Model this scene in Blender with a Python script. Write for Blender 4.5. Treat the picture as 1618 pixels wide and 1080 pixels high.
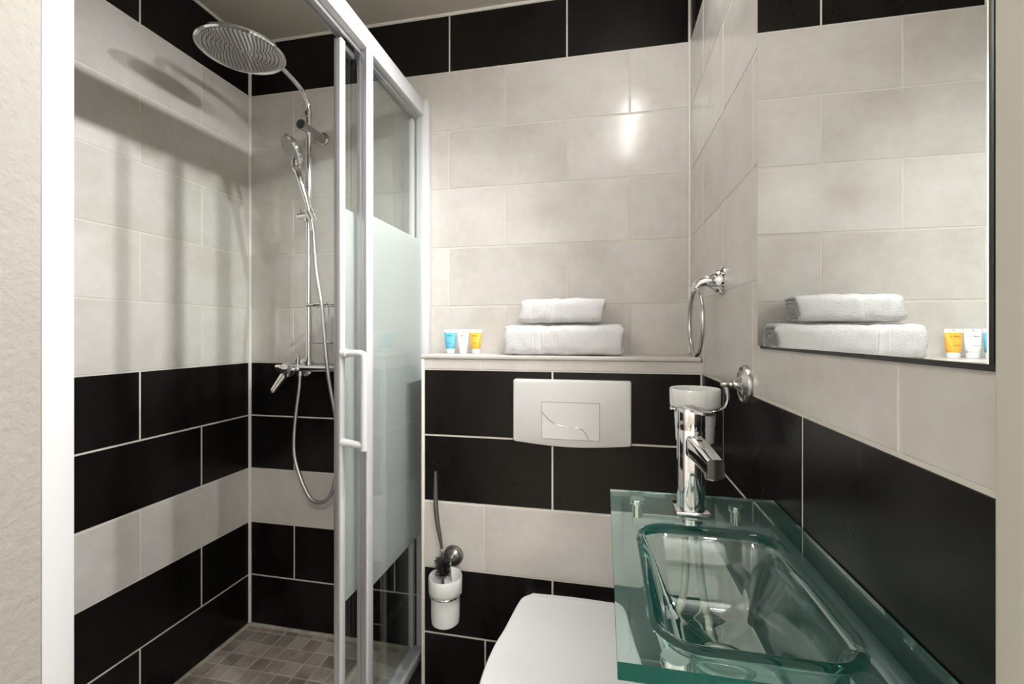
import bpy, bmesh, math, random
from mathutils import Vector, Matrix, noise
random.seed(7)
for o in list(bpy.data.objects): bpy.data.objects.remove(o)
S = bpy.context.scene
COL = S.collection
W = 1.5688            # right wall plane (left wall X=0, back wall Y=0)
CEIL = 2.2

# ------------------------------------------------------------------ camera
cd = bpy.data.cameras.new('camera'); cam = bpy.data.objects.new('camera', cd); COL.objects.link(cam)
cd.sensor_width = 36; cd.lens = 700.94/1618*36; cd.shift_y = -(540-525.56)/1618; cd.clip_start = .02
cam.location = (1.3086, -1.4418, 1.1102); cam.rotation_euler = (math.pi/2, 0, .2033)
S.camera = cam
# ------------------------------------------------------------------ world / exposure
wd = bpy.data.worlds.new('world'); S.world = wd; wd.use_nodes = True
wd.node_tree.nodes['Background'].inputs[0].default_value = (.95, .93, .9, 1)
wd.node_tree.nodes['Background'].inputs[1].default_value = .05
vs = S.view_settings
vs.view_transform = 'Standard'; vs.look = 'None'; vs.gamma = 1; vs.use_curve_mapping = False
vs.exposure = -0.06
SPOT_W = 41.0         # each bulb of the mirror light
SPOTS = [(1.42, -.46, 2.025), (1.42, -.65, 2.025), (1.42, -.84, 2.025)]
SPOT_ANG = 103.; SPILL_W = 2.0; AIMS = [(-1, -.10, -1.0), (-1, -.03, -1.0), (-1, .02, -1.0)]
HALL_FILL = [((.12, -2.75), 24., 'added dome fill lamp, unseen, at the left end of the hall ceiling'), ((2.1, -2.75), 44., 'added dome fill lamp, unseen, at the right end of the hall ceiling')]  # added fill lamps behind the camera, unseen

# ------------------------------------------------------------------ materials
def newmat(name):
    m = bpy.data.materials.new(name); m.use_nodes = True
    nt = m.node_tree
    return m, nt, nt.nodes['Principled BSDF'], nt.nodes['Material Output']
def pmat(name, col, rough=.5, metal=0., spec=.5, nscale=0, namp=.06, bump=0, bscale=200, coat=0, ior=None, stretch=(1,1,1)):
    m, nt, b, out = newmat(name)
    b.inputs['Base Color'].default_value = (*col, 1); b.inputs['Roughness'].default_value = rough
    b.inputs['Metallic'].default_value = metal; b.inputs['Specular IOR Level'].default_value = spec
    b.inputs['Coat Weight'].default_value = coat
    if ior: b.inputs['IOR'].default_value = ior
    tc = nt.nodes.new('ShaderNodeTexCoord')
    if nscale:
        mp = nt.nodes.new('ShaderNodeMapping'); mp.inputs['Scale'].default_value = stretch
        nt.links.new(tc.outputs['Object'], mp.inputs[0])
        n = nt.nodes.new('ShaderNodeTexNoise'); n.inputs['Scale'].default_value = nscale; n.inputs['Detail'].default_value = 5
        nt.links.new(mp.outputs[0], n.inputs['Vector'])
        r = nt.nodes.new('ShaderNodeMapRange'); r.inputs['From Min'].default_value = .3; r.inputs['From Max'].default_value = .7
        r.inputs['To Min'].default_value = 1-namp; r.inputs['To Max'].default_value = 1+namp
        nt.links.new(n.outputs[0], r.inputs[0])
        h = nt.nodes.new('ShaderNodeHueSaturation'); h.inputs['Color'].default_value = (*col, 1)
        nt.links.new(r.outputs[0], h.inputs['Value']); nt.links.new(h.outputs[0], b.inputs['Base Color'])
    if bump:
        n2 = nt.nodes.new('ShaderNodeTexNoise'); n2.inputs['Scale'].default_value = bscale; n2.inputs['Detail'].default_value = 3
        nt.links.new(tc.outputs['Object'], n2.inputs['Vector'])
        bp = nt.nodes.new('ShaderNodeBump'); bp.inputs['Strength'].default_value = bump; bp.inputs['Distance'].default_value = .002
        nt.links.new(n2.outputs[0], bp.inputs['Height']); nt.links.new(bp.outputs[0], b.inputs['Normal'])
    return m
def tile_mat(name, c0, c1, c2, rough, r2, spec, bump, scale=6., streak=(1, 1, 1), vary=.06):
    """glazed stoneware: cloudy mottling that differs from tile to tile, uneven glaze"""
    m, nt, b, out = newmat(name)
    N = nt.nodes.new; L = nt.links.new
    tc = N('ShaderNodeTexCoord'); oi = N('ShaderNodeObjectInfo')
    mul = N('ShaderNodeMath'); mul.operation = 'MULTIPLY'; mul.inputs[1].default_value = 37.
    L(oi.outputs['Random'], mul.inputs[0])
    mp = N('ShaderNodeMapping'); L(tc.outputs['Object'], mp.inputs['Vector']); mp.inputs['Scale'].default_value = streak
    cmb = N('ShaderNodeCombineXYZ')
    for i in range(3): L(mul.outputs[0], cmb.inputs[i])
    L(cmb.outputs[0], mp.inputs['Location'])
    n1 = N('ShaderNodeTexNoise'); n1.inputs['Scale'].default_value = scale; n1.inputs['Detail'].default_value = 7; n1.inputs['Roughness'].default_value = .62
    n2 = N('ShaderNodeTexNoise'); n2.inputs['Scale'].default_value = scale*7; n2.inputs['Detail'].default_value = 4
    L(mp.outputs[0], n1.inputs['Vector']); L(mp.outputs[0], n2.inputs['Vector'])
    rp = N('ShaderNodeValToRGB'); L(n1.outputs[0], rp.inputs[0])
    e = rp.color_ramp.elements; e[0].position = .33; e[0].color = (*c0, 1); e[1].position = .68; e[1].color = (*c2, 1)
    k = e.new(.5); k.color = (*c1, 1)
    val = N('ShaderNodeMapRange'); L(oi.outputs['Random'], val.inputs[0]); val.inputs['To Min'].default_value = 1-vary; val.inputs['To Max'].default_value = 1+vary
    f2 = N('ShaderNodeMapRange'); L(n2.outputs[0], f2.inputs[0]); f2.inputs['To Min'].default_value = .93; f2.inputs['To Max'].default_value = 1.07
    mm = N('ShaderNodeMath'); mm.operation = 'MULTIPLY'; L(val.outputs[0], mm.inputs[0]); L(f2.outputs[0], mm.inputs[1])
    hs = N('ShaderNodeHueSaturation'); L(rp.outputs[0], hs.inputs['Color']); L(mm.outputs[0], hs.inputs['Value']); L(hs.outputs[0], b.inputs['Base Color'])
    rr = N('ShaderNodeMapRange'); L(n1.outputs[0], rr.inputs[0]); rr.inputs['From Min'].default_value = .3; rr.inputs['From Max'].default_value = .7
    rr.inputs['To Min'].default_value = rough; rr.inputs['To Max'].default_value = r2; L(rr.outputs[0], b.inputs['Roughness'])
    b.inputs['Specular IOR Level'].default_value = spec
    bp = N('ShaderNodeBump'); bp.inputs['Strength'].default_value = bump; bp.inputs['Distance'].default_value = .0012
    L(n1.outputs[0], bp.inputs['Height']); L(bp.outputs[0], b.inputs['Normal'])
    return m
M = {}
M['cream_tile'] = tile_mat('cream_tile', (.53, .495, .455), (.575, .547, .513), (.615, .592, .565), .2, .27, .5, .12, vary=.04)
M['dark_tile'] = tile_mat('dark_tile', (.0045, .0034, .003), (.0062, .0047, .0042), (.0095, .0076, .0070), .25, .34, .26, .03, scale=5, streak=(1.6, 1, .8), vary=.15)
M['mosaic'] = tile_mat('mosaic_tile', (.30, .25, .205), (.40, .345, .295), (.5, .45, .4), .45, .6, .4, .3, scale=14, vary=.28)
M['floor_tile'] = tile_mat('floor_tile', (.02, .018, .017), (.03, .027, .025), (.05, .046, .044), .4, .5, .4, .3, vary=.1)
M['grout'] = pmat('cream_grout', (.60, .57, .515), .85, nscale=40, namp=.05)
M['silicone'] = pmat('white_silicone', (.74, .72, .66), .45)
M['old_silicone'] = pmat('stained_silicone', (.42, .39, .32), .5, nscale=30, namp=.25)
M['mosaic_grout'] = pmat('mosaic_grout', (.55, .49, .42), .9, nscale=40, namp=.08)
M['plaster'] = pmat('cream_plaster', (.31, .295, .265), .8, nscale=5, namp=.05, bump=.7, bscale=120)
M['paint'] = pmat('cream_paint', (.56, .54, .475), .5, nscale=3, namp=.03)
M['hall_paint'] = pmat('white_hall_paint', (.82, .81, .78), .6)
M['ceiling'] = pmat('ceiling_paint', (.53, .495, .425), .75, nscale=4, namp=.03)
M['white_alu'] = pmat('white_lacquered_aluminium', (.60, .605, .62), .42)
M['grey_alu'] = pmat('satin_aluminium', (.46, .46, .48), .33, metal=.75)
M['chrome'] = pmat('chrome', (.80, .80, .81), .07, metal=1)
M['dull_chrome'] = pmat('dull_chrome', (.52, .51, .50), .22, metal=1)
M['dark_metal'] = pmat('dark_grey_metal', (.24, .235, .23), .3, metal=1)
M['hose'] = pmat('metal_hose', (.62, .61, .60), .25, metal=1, bump=.4, bscale=900)
M['grey_plastic'] = pmat('grey_nozzle_plate', (.42, .425, .41), .4, nscale=60, namp=.12)
M['nozzle'] = pmat('grey_rubber_nozzle', (.22, .22, .215), .6)
M['rubber'] = pmat('dark_rubber', (.05, .05, .05), .6)
M['bristle'] = pmat('black_bristle', (.012, .012, .012), .5)
M['ceramic'] = pmat('white_ceramic', (.70, .70, .685), .12, coat=.3)
M['plastic'] = pmat('white_plastic', (.66, .655, .645), .28)
M['toilet_plastic'] = pmat('white_seat_plastic', (.68, .675, .67), .16, coat=.2)
M['slot'] = pmat('dark_gap', (.12, .12, .12), .6)
M['black'] = pmat('black_mirror_backing', (.008, .008, .008), .35)
M['mirror'] = pmat('mirror_silver', (.86, .885, .865), .0, metal=1)
M['pipe'] = pmat('braided_supply_hose', (.42, .39, .33), .45, metal=.3)
M['wood'] = pmat('hall_floor_laminate', (.5, .42, .33), .4, nscale=8, namp=.25, stretch=(1, 8, 1))
# terry cloth
def terry():
    m, nt, b, out = newmat('white_terry_cloth')
    b.inputs['Base Color'].default_value = (.68, .68, .685, 1); b.inputs['Roughness'].default_value = .95
    b.inputs['Sheen Weight'].default_value = .35; b.inputs['Specular IOR Level'].default_value = .1
    tc = nt.nodes.new('ShaderNodeTexCoord'); n = nt.nodes.new('ShaderNodeTexNoise'); n.inputs['Scale'].default_value = 330; n.inputs['Detail'].default_value = 3
    nt.links.new(tc.outputs['Object'], n.inputs['Vector'])
    bp = nt.nodes.new('ShaderNodeBump'); bp.inputs['Strength'].default_value = .8; bp.inputs['Distance'].default_value = .003
    nt.links.new(n.outputs[0], bp.inputs['Height']); nt.links.new(bp.outputs[0], b.inputs['Normal'])
    return m
M['terry'] = terry()
M['band'] = pmat('smooth_woven_band', (.71, .71, .715), .8, bump=.25, bscale=500)
def pane_glass():
    m, nt, b, out = newmat('clear_pane_glass'); nt.nodes.remove(b)
    t = nt.nodes.new('ShaderNodeBsdfTransparent'); t.inputs[0].default_value = (.955, .975, .965, 1)
    g = nt.nodes.new('ShaderNodeBsdfGlossy'); g.inputs['Roughness'].default_value = .0
    lw = nt.nodes.new('ShaderNodeLayerWeight'); lw.inputs[0].default_value = .5
    pw = nt.nodes.new('ShaderNodeMath'); pw.operation = 'POWER'; pw.inputs[1].default_value = 5; nt.links.new(lw.outputs['Facing'], pw.inputs[0])
    f = nt.nodes.new('ShaderNodeMath'); f.operation = 'MULTIPLY_ADD'; f.inputs[1].default_value = .96; f.inputs[2].default_value = .04; nt.links.new(pw.outputs[0], f.inputs[0])
    x = nt.nodes.new('ShaderNodeMixShader')
    nt.links.new(f.outputs[0], x.inputs[0]); nt.links.new(t.outputs[0], x.inputs[1]); nt.links.new(g.outputs[0], x.inputs[2]); nt.links.new(x.outputs[0], out.inputs[0])
    return m
M['pane'] = pane_glass()
def frosted():
    m, nt, b, out = newmat('frosted_band'); nt.nodes.remove(b)
    d = nt.nodes.new('ShaderNodeBsdfDiffuse'); d.inputs[0].default_value = (.84, .86, .86, 1)
    t = nt.nodes.new('ShaderNodeBsdfTranslucent'); t.inputs[0].default_value = (.84, .87, .87, 1)
    x = nt.nodes.new('ShaderNodeMixShader'); x.inputs[0].default_value = .5
    nt.links.new(d.outputs[0], x.inputs[1]); nt.links.new(t.outputs[0], x.inputs[2])
    tr = nt.nodes.new('ShaderNodeBsdfTransparent'); y = nt.nodes.new('ShaderNodeMixShader'); y.inputs[0].default_value = .12
    nt.links.new(x.outputs[0], y.inputs[1]); nt.links.new(tr.outputs[0], y.inputs[2]); nt.links.new(y.outputs[0], out.inputs[0])
    return m
M['frost'] = frosted()
def basin_glass(name, fac, glow_tint):
    m, nt, b, out = newmat(name); nt.nodes.remove(b)
    g = nt.nodes.new('ShaderNodeBsdfGlass'); g.inputs['IOR'].default_value = 1.5; g.inputs['Roughness'].default_value = 0; g.inputs[0].default_value = (1, 1, 1, 1)
    d = nt.nodes.new('ShaderNodeBsdfDiffuse'); d.inputs[0].default_value = (*glow_tint, 1)  # diffuse colour stands in for light travelling inside the glass
    x = nt.nodes.new('ShaderNodeMixShader'); x.inputs[0].default_value = fac
    nt.links.new(g.outputs[0], x.inputs[1]); nt.links.new(d.outputs[0], x.inputs[2]); nt.links.new(x.outputs[0], out.inputs[0])
    v = nt.nodes.new('ShaderNodeVolumeAbsorption'); v.inputs[0].default_value = (.10, .80, .68, 1); v.inputs['Density'].default_value = 12
    nt.links.new(v.outputs[0], out.inputs['Volume'])
    return m
M['basin'] = basin_glass('thick_green_glass', .045, (.05, .42, .36)); M['basin_edge'] = basin_glass('green_glass_edge_glow_tint', .55, (.003, .10, .08))  # teal diffuse share paints the inner glow on bowl rim and slab edges
def emit(name, col, s):
    m, nt, b, out = newmat(name)
    b.inputs['Base Color'].default_value = (*col, 1); b.inputs['Emission Color'].default_value = (*col, 1); b.inputs['Emission Strength'].default_value = s
    return m
M['bulb'] = emit('halogen_bulb', (1, .95, .88), 60)
M['dome'] = emit('fill_lamp_dome', (1, .95, .87), 3)  # glow of the added hall fill lamps
def liquid(name, col, tr=.25):
    m = pmat(name, col, .3); b = m.node_tree.nodes['Principled BSDF']; b.inputs['Subsurface Weight'].default_value = tr; b.inputs['Subsurface Radius'].default_value = (.01, .01, .01)
    return m
M['blue_tube'] = liquid('blue_tube', (.13, .48, .66)); M['yellow_tube'] = liquid('amber_tube', (.90, .47, .06)); M['white_tube'] = liquid('white_tube', (.84, .86, .86))
M['clear_plastic'] = pmat('milky_tube_end', (.74, .76, .75), .25)
M['print_grey'] = pmat('grey_print', (.32, .32, .34), .6); M['print_blue'] = pmat('dark_blue_print', (.06, .2, .3), .6); M['print_brown'] = pmat('brown_print', (.4, .2, .03), .6)

# ------------------------------------------------------------------ mesh helpers
def link(name, me, mat, parent=None, loc=None, rot=None):
    o = bpy.data.objects.new(name, me); COL.objects.link(o)
    if mat and not me.materials: me.materials.append(mat)
    if parent: o.parent = parent
    if loc: o.location = loc
    if rot: o.rotation_euler = rot
    return o
class MB:
    def __init__(s): s.v = []; s.f = []
    def add(s, vs, fs):
        b = len(s.v); s.v += [tuple(v) for v in vs]; s.f += [tuple(b+i for i in f) for f in fs]; return s
    def box(s, x0, x1, y0, y1, z0, z1):
        return s.add([(x0,y0,z0),(x1,y0,z0),(x1,y1,z0),(x0,y1,z0),(x0,y0,z1),(x1,y0,z1),(x1,y1,z1),(x0,y1,z1)],
                     [(0,3,2,1),(4,5,6,7),(0,1,5,4),(1,2,6,5),(2,3,7,6),(3,0,4,7)])
    def rbox(s, x0, x1, y0, y1, z0, z1, r=.003, seg=2):
        bm = bmesh.new(); bmesh.ops.create_cube(bm, size=1)
        bmesh.ops.scale(bm, vec=(abs(x1-x0), abs(y1-y0), abs(z1-z0)), verts=bm.verts)
        bmesh.ops.translate(bm, vec=((x0+x1)/2, (y0+y1)/2, (z0+z1)/2), verts=bm.verts)
        bmesh.ops.bevel(bm, geom=bm.edges[:], offset=r, segments=seg, affect='EDGES', profile=.5)
        bm.verts.index_update()
        s.add([v.co[:] for v in bm.verts], [[v.index for v in f.verts] for f in bm.faces]); bm.free(); return s
    def lathe(s, prof, o=(0,0,0), ax=(0,0,1), n=32, cap=True):
        ax = Vector(ax).normalized(); o = Vector(o)
        q = Vector((0,0,1)).rotation_difference(ax)
        vs = []; fs = []
        for r, h in prof:
            for i in range(n):
                a = 2*math.pi*i/n; vs.append(o + q @ Vector((r*math.cos(a), r*math.sin(a), h)))
        for k in range(len(prof)-1):
            for i in range(n):
                j = (i+1) % n; fs.append((k*n+i, k*n+j, (k+1)*n+j, (k+1)*n+i))
        if cap:
            if prof[0][0] > 1e-6: fs.append(tuple(range(n))[::-1])
            if prof[-1][0] > 1e-6: fs.append(tuple((len(prof)-1)*n+i for i in range(n)))
        return s.add(vs, fs)
    def cyl(s, a, b, r, r2=None, n=20):
        a = Vector(a); b = Vector(b); d = b-a
        return s.lathe([(r, 0), (r if r2 is None else r2, d.length)], a, d, n)
    def tube(s, pts, r, n=10, closed=False):
        pts = [Vector(p) for p in pts]; m = len(pts); vs = []; fs = []; up = None
        for i, p in enumerate(pts):
            a = pts[(i-1) % m] if (closed or i > 0) else p; b = pts[(i+1) % m] if (closed or i < m-1) else p
            t = (b-a).normalized()
            if up is None: up = t.orthogonal().normalized()
            up = (up - t*up.dot(t)).normalized(); sd = t.cross(up)
            rr = r(i/(m-1)) if callable(r) else r
            for k in range(n):
                an = 2*math.pi*k/n; vs.append(p + (up*math.cos(an)+sd*math.sin(an))*rr)
        for i in range(m if closed else m-1):
            j = (i+1) % m
            for k in range(n):
                l = (k+1) % n; fs.append((i*n+k, i*n+l, j*n+l, j*n+k))
        if not closed: fs.append(tuple(range(n))[::-1]); fs.append(tuple((m-1)*n+k for k in range(n)))
        return s.add(vs, fs)
    def prism(s, poly, axis, a, b):
        """extrude a 2D polygon along axis (0,1,2) from a to b; poly coords are the other two axes in order"""
        n = len(poly); vs = []
        for h in (a, b):
            for p in poly:
                c = list(p); c.insert(axis, h); vs.append(c)
        fs = [tuple(range(n))[::-1], tuple(range(n, 2*n))] + [(i, (i+1) % n, n+(i+1) % n, n+i) for i in range(n)]
        return s.add(vs, fs)
    def build(s, name, mat, parent=None, smooth=True, ang=35):
        me = bpy.data.meshes.new(name); me.from_pydata(s.v, [], s.f); me.validate()
        bm = bmesh.new(); bm.from_mesh(me); bmesh.ops.recalc_face_normals(bm, faces=bm.faces); bm.to_mesh(me); bm.free()
        if smooth:
            me.polygons.foreach_set('use_smooth', [True]*len(me.polygons)); me.set_sharp_from_angle(angle=math.radians(ang))
        return link(name, me, M[mat] if isinstance(mat, str) else mat, parent)
def spline(pts, n=12):
    P = [Vector(p) for p in pts]; P = [P[0]*2-P[1]] + P + [P[-1]*2-P[-2]]; out = []
    for i in range(1, len(P)-2):
        for k in range(n):
            t = k/n; a, b, c, d = P[i-1:i+3]
            out.append(.5*((2*b)+(c-a)*t+(2*a-5*b+4*c-d)*t*t+(3*b-a-3*c+d)*t**3))
    out.append(P[-2]); return out
def empty(name, loc, label, cat, group=None):
    o = bpy.data.objects.new(name, None); COL.objects.link(o); o.empty_display_size = .05
    o['label'] = label; o['category'] = cat
    if group: o['group'] = group
    o['base'] = list(loc)
    return o
def settle(root):
    """move the thing's origin to its base, keeping its parts in place"""
    b = Vector(root['base']); del root['base']; root.location = b
    for c in root.children: c.location = Vector(c.location) - b
def tag(o, label, cat, group=None):
    o['label'] = label; o['category'] = cat
    if group: o['group'] = group
    return o
def struct(name, mb, mat, label=None, smooth=False):
    o = mb.build(name, mat, None, smooth=smooth); o['kind'] = 'structure'
    if label: o['label'] = label
    return o

# ------------------------------------------------------------------ tiled walls
TH, TW, J = .2, .4, .0045
_tm = {}
def tile_mesh(w, h, d=.008, c=.0012):
    k = (round(w, 4), round(h, 4), d)
    if k in _tm: return _tm[k]
    x, z = w/2, h/2
    v = []
    for X, Z, Y in ((x, z, 0.), (x, z, -d+c), (x-c, z-c, -d)):
        v += [(-X, Y, -Z), (X, Y, -Z), (X, Y, Z), (-X, Y, Z)]
    f = [(8, 9, 10, 11)]
    for b in (0, 4):
        for i in range(4): j = (i+1) % 4; f.append((b+i, b+j, b+4+j, b+4+i))
    me = bpy.data.meshes.new('tile'); me.from_pydata(v, [], f); me.update(); _tm[k] = me
    return me
_mv = {}
def place_tile(parent, a0, a1, z0, z1, mat, wall, d=.008, gap=J, name='tile'):
    """tile between a0..a1 along the wall and z0..z1; wall = ('b'|'l'|'r', plane)"""
    w, h = a1-a0-gap, z1-z0-gap
    if w < .006 or h < .006: return
    key = (round(w, 4), round(h, 4), d, mat)
    if key not in _mv:
        me = tile_mesh(w, h, d).copy(); me.materials.append(M[mat]); _mv[key] = me
    ac, zc = (a0+a1)/2, (z0+z1)/2; k, p = wall
    loc, rz = {'b': ((ac, p+d, zc), 0), 'l': ((p-d, ac, zc), math.pi/2), 'r': ((p+d, ac, zc), -math.pi/2)}[k]
    return link(name, _mv[key], None, parent, loc, (0, 0, rz))
def row_tiles(parent, lo, hi, z0, z1, joint, mat, wall):
    cuts = [lo]; k = math.floor((lo-joint)/TW)+1
    while joint+k*TW < hi-.002:
        c = joint+k*TW
        if c > lo+.002: cuts.append(c)
        k += 1
    cuts.append(hi)
    for a, b in zip(cuts, cuts[1:]): place_tile(parent, a, b, z0, z1, mat, wall)
def rowmat(k): return 'dark_tile' if k in (0, 1, 3, 4, 10) else 'cream_tile'
FRONT = -1.08         # inner face of the wall with the doorway
G = .0009             # grout sits this far behind the tile faces
wl = struct('wall_left', MB().box(-.12, -G, FRONT-.12, .12, 0, CEIL), 'grout', 'cream and black tiled wall of the shower')
wb = struct('wall_back', MB().box(-G, W+G, G, .12, 0, CEIL), 'grout', 'back wall of cream tiles with black tile bands')
wr = struct('wall_right', MB().box(W+G, W+.12, FRONT-.12, .12, 0, CEIL), 'grout', 'right wall, cream tiles over black tiles, behind the basin')
for k in range(11):
    z0, z1 = k*TH, min((k+1)*TH, CEIL-.002)
    row_tiles(wl, FRONT+.002, -.004, z0, z1, -.405 if k % 2 == 0 else -.205, rowmat(k), ('l', 0.))
    row_tiles(wb, .004, W-.003, z0, z1, .393 if k % 2 == 0 else .190, rowmat(k), ('b', 0.))
    row_tiles(wr, FRONT-.03, -.003, z0, z1, -.3818 if k % 2 == 0 else -.5818, rowmat(k), ('r', W))
# silicone in the corners
struct('trim_1', MB().cyl((.002, -.002, .015), (.002, -.002, CEIL), .006, n=10), 'silicone', 'white silicone line in the shower corner')
struct('trim_2', MB().cyl((W-.001, -.001, 1.05), (W-.001, -.001, CEIL), .004, n=8), 'silicone', 'pale joint in the right back corner')
struct('trim_3', MB().cyl((.001, FRONT, CEIL-.002), (.001, 0, CEIL-.002), .006, n=8).cyl((0, -.001, CEIL-.002), (W, -.001, CEIL-.002), .006, n=8).cyl((W-.001, FRONT, CEIL-.002), (W-.001, 0, CEIL-.002), .006, n=8), 'silicone', 'cream sealing line along the ceiling')
# ceiling, floors
struct('ceiling', MB().box(-.12, W+.12, FRONT-.12, .12, CEIL, CEIL+.1), 'ceiling', 'plain beige ceiling')
fl = struct('floor', MB().box(.7, W+.12, FRONT-.12, .12, -.1, -.002), 'floor_tile', 'dark floor below the toilet and basin')
for i in range(3):
    for j in range(4):
        x0 = .745+i*.28; y1 = -.17-j*.24
        me = tile_mesh(.275, .235)
        if not me.materials: me.materials.append(M['floor_tile'])
        link('tile', me, None, fl, (x0+.14, y1-.12, -.004), (-math.pi/2, 0, 0))
# shower floor: mosaic
SF = .015
sf = struct('floor_shower', MB().box(-.02, .7, FRONT-.02, .02, -.1, SF-.0015), 'mosaic_grout', 'taupe mosaic shower floor')
P = .0557; tg = .0036
mos = tile_mesh(P-tg, P-tg, .006, .001); mos.materials.append(M['mosaic'])
i = 0
for ix in range(13):
    for iy in range(20):
        x0 = .004+ix*P; y1 = .0225-iy*P-.0005
        x1 = x0+P; y0 = y1-P
        if x1 > .705 or y0 < FRONT: continue
        if iy == 0:
            w, h = P-tg, (-.012-y0)-tg
            key = ('m0',)
            if key not in _mv:
                me = tile_mesh(w, h, .006, .001).copy(); me.materials.append(M['mosaic']); _mv[key] = me
            link('tile', _mv[key], None, sf, ((x0+x1)/2, (y0-.012)/2, SF-.006), (-math.pi/2, 0, 0)); continue
        link('tile', mos, None, sf, ((x0+x1)/2, (y0+y1)/2, SF-.006), (-math.pi/2, 0, 0))
def bead(pts, name, label):
    q = spline(pts, 40); q = [p + Vector((noise.noise(p*30)*.0012, noise.noise(p*31+Vector((5,5,5)))*.0012, noise.noise(p*29)*.001)) for p in q]
    return struct(name, MB().tube(q, .0075, 10), 'old_silicone', label, smooth=True)
bead([(.004, FRONT, SF), (.004, -.5, SF), (.004, -.004, SF)], 'trim_4', 'stained silicone bead at the foot of the left shower wall')
bead([(.004, -.005, SF), (.35, -.005, SF), (.7, -.005, SF)], 'trim_5', 'stained silicone bead at the foot of the back shower wall')

# ------------------------------------------------------------------ boxed-in cistern with ledge
BX, BY = .766, -.17; LT = 1.0435
bxw = struct('wall_cistern', MB().box(BX+G, W, BY+G, -.001, 0, 1.03), 'grout', 'boxed-in cistern wall with black and cream tiles and a ledge on top')
BW = ('b', BY); E0 = BX+.006
for (z0, z1, cuts, mt) in ((.8, 1., (1.165,), 'dark_tile'), (.6, .8, (1.165,), 'dark_tile'), (.4, .6, (.963, 1.363), 'cream_tile'), (.2, .4, (1.165,), 'dark_tile'), (0, .2, (.965, 1.365), 'dark_tile')):
    cs = [E0, *cuts, W-.002]
    for a, b in zip(cs, cs[1:]): place_tile(bxw, a, b, z0, z1, mt, BW)
cs = [E0, .955, 1.365, W-.002]
for a, b in zip(cs, cs[1:]): place_tile(bxw, a, b, 1.0, 1.0325, 'cream_tile', BW, gap=.003)
for k in range(5):   # side of the box towards the shower screen
    o = place_tile(bxw, BY+.004, -.002, k*TH, (k+1)*TH, 'cream_tile' if k == 2 else 'dark_tile', ('r', BX))
lx = [BX-.006, W-.002]
for a, b in zip(lx, lx[1:]):
    o = MB().rbox(a+.0008, b-.0008, BY-.004, -.002, 1.0315, LT, .0035, 3).build('ledge_tile', 'cream_tile', bxw)
MB().rbox(BX-.002, BX+.0075, BY-.0025, BY+.008, 0, 1.031, .0025).build('corner_bead', 'silicone', bxw)

# ------------------------------------------------------------------ doorway wall, hall behind the camera
DZ = 2.05; JX0, JX1 = .7205, 1.553; DY0 = FRONT-.12
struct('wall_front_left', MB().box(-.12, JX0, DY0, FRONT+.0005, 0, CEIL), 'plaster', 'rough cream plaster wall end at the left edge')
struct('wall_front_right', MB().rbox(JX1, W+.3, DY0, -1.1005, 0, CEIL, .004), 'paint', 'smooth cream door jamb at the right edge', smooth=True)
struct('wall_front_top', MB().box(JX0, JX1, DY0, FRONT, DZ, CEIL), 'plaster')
HX0, HX1, HY0, HZ = -.3, 2.4, -3.2, 2.4
struct('wall_hall_back', MB().box(HX0, HX1, HY0-.1, HY0, 0, HZ), 'hall_paint')
struct('wall_hall_left', MB().box(HX0-.1, HX0, HY0, DY0, 0, HZ), 'hall_paint')
struct('wall_hall_right', MB().box(HX1, HX1+.1, HY0, DY0, 0, HZ), 'hall_paint')
struct('wall_hall_front', MB().box(HX0, -.12, DY0-.0, DY0+.1, 0, HZ).box(W+.3, HX1, DY0, DY0+.1, 0, HZ).box(-.12, W+.3, DY0, DY0+.1, CEIL+.1, HZ), 'hall_paint')
struct('ceiling_hall', MB().box(HX0, HX1, HY0, DY0, HZ, HZ+.1), 'hall_paint')
struct('floor_hall', MB().box(HX0, HX1, HY0, DY0, -.1, -.002), 'wood')
for HP, HW, lab in HALL_FILL:
    hl = empty('hall_fill_lamp', (*HP, HZ), lab, 'lamp', 'added hall fill lamps')  # unseen lamp added to send fill light through the doorway
    MB().lathe([(.2, 0), (.2, -.02), (.19, -.025)], (*HP, HZ), n=40).build('base', 'white_alu', hl)
    MB().lathe([(.188, -.02), (.175, -.05), (.13, -.08), (.07, -.097), (0, -.1)], (*HP, HZ), n=40).build('dome', 'dome', hl)
    ld = bpy.data.lights.new('hall_fill_light', 'AREA'); ld.shape = 'DISK'; ld.size = .4; ld.energy = HW; ld.color = (1, .98, .955)
    lo = bpy.data.objects.new('hall_fill_light', ld); COL.objects.link(lo); lo.location = (*HP, HZ-.11); lo.parent = hl
    settle(hl)

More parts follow.
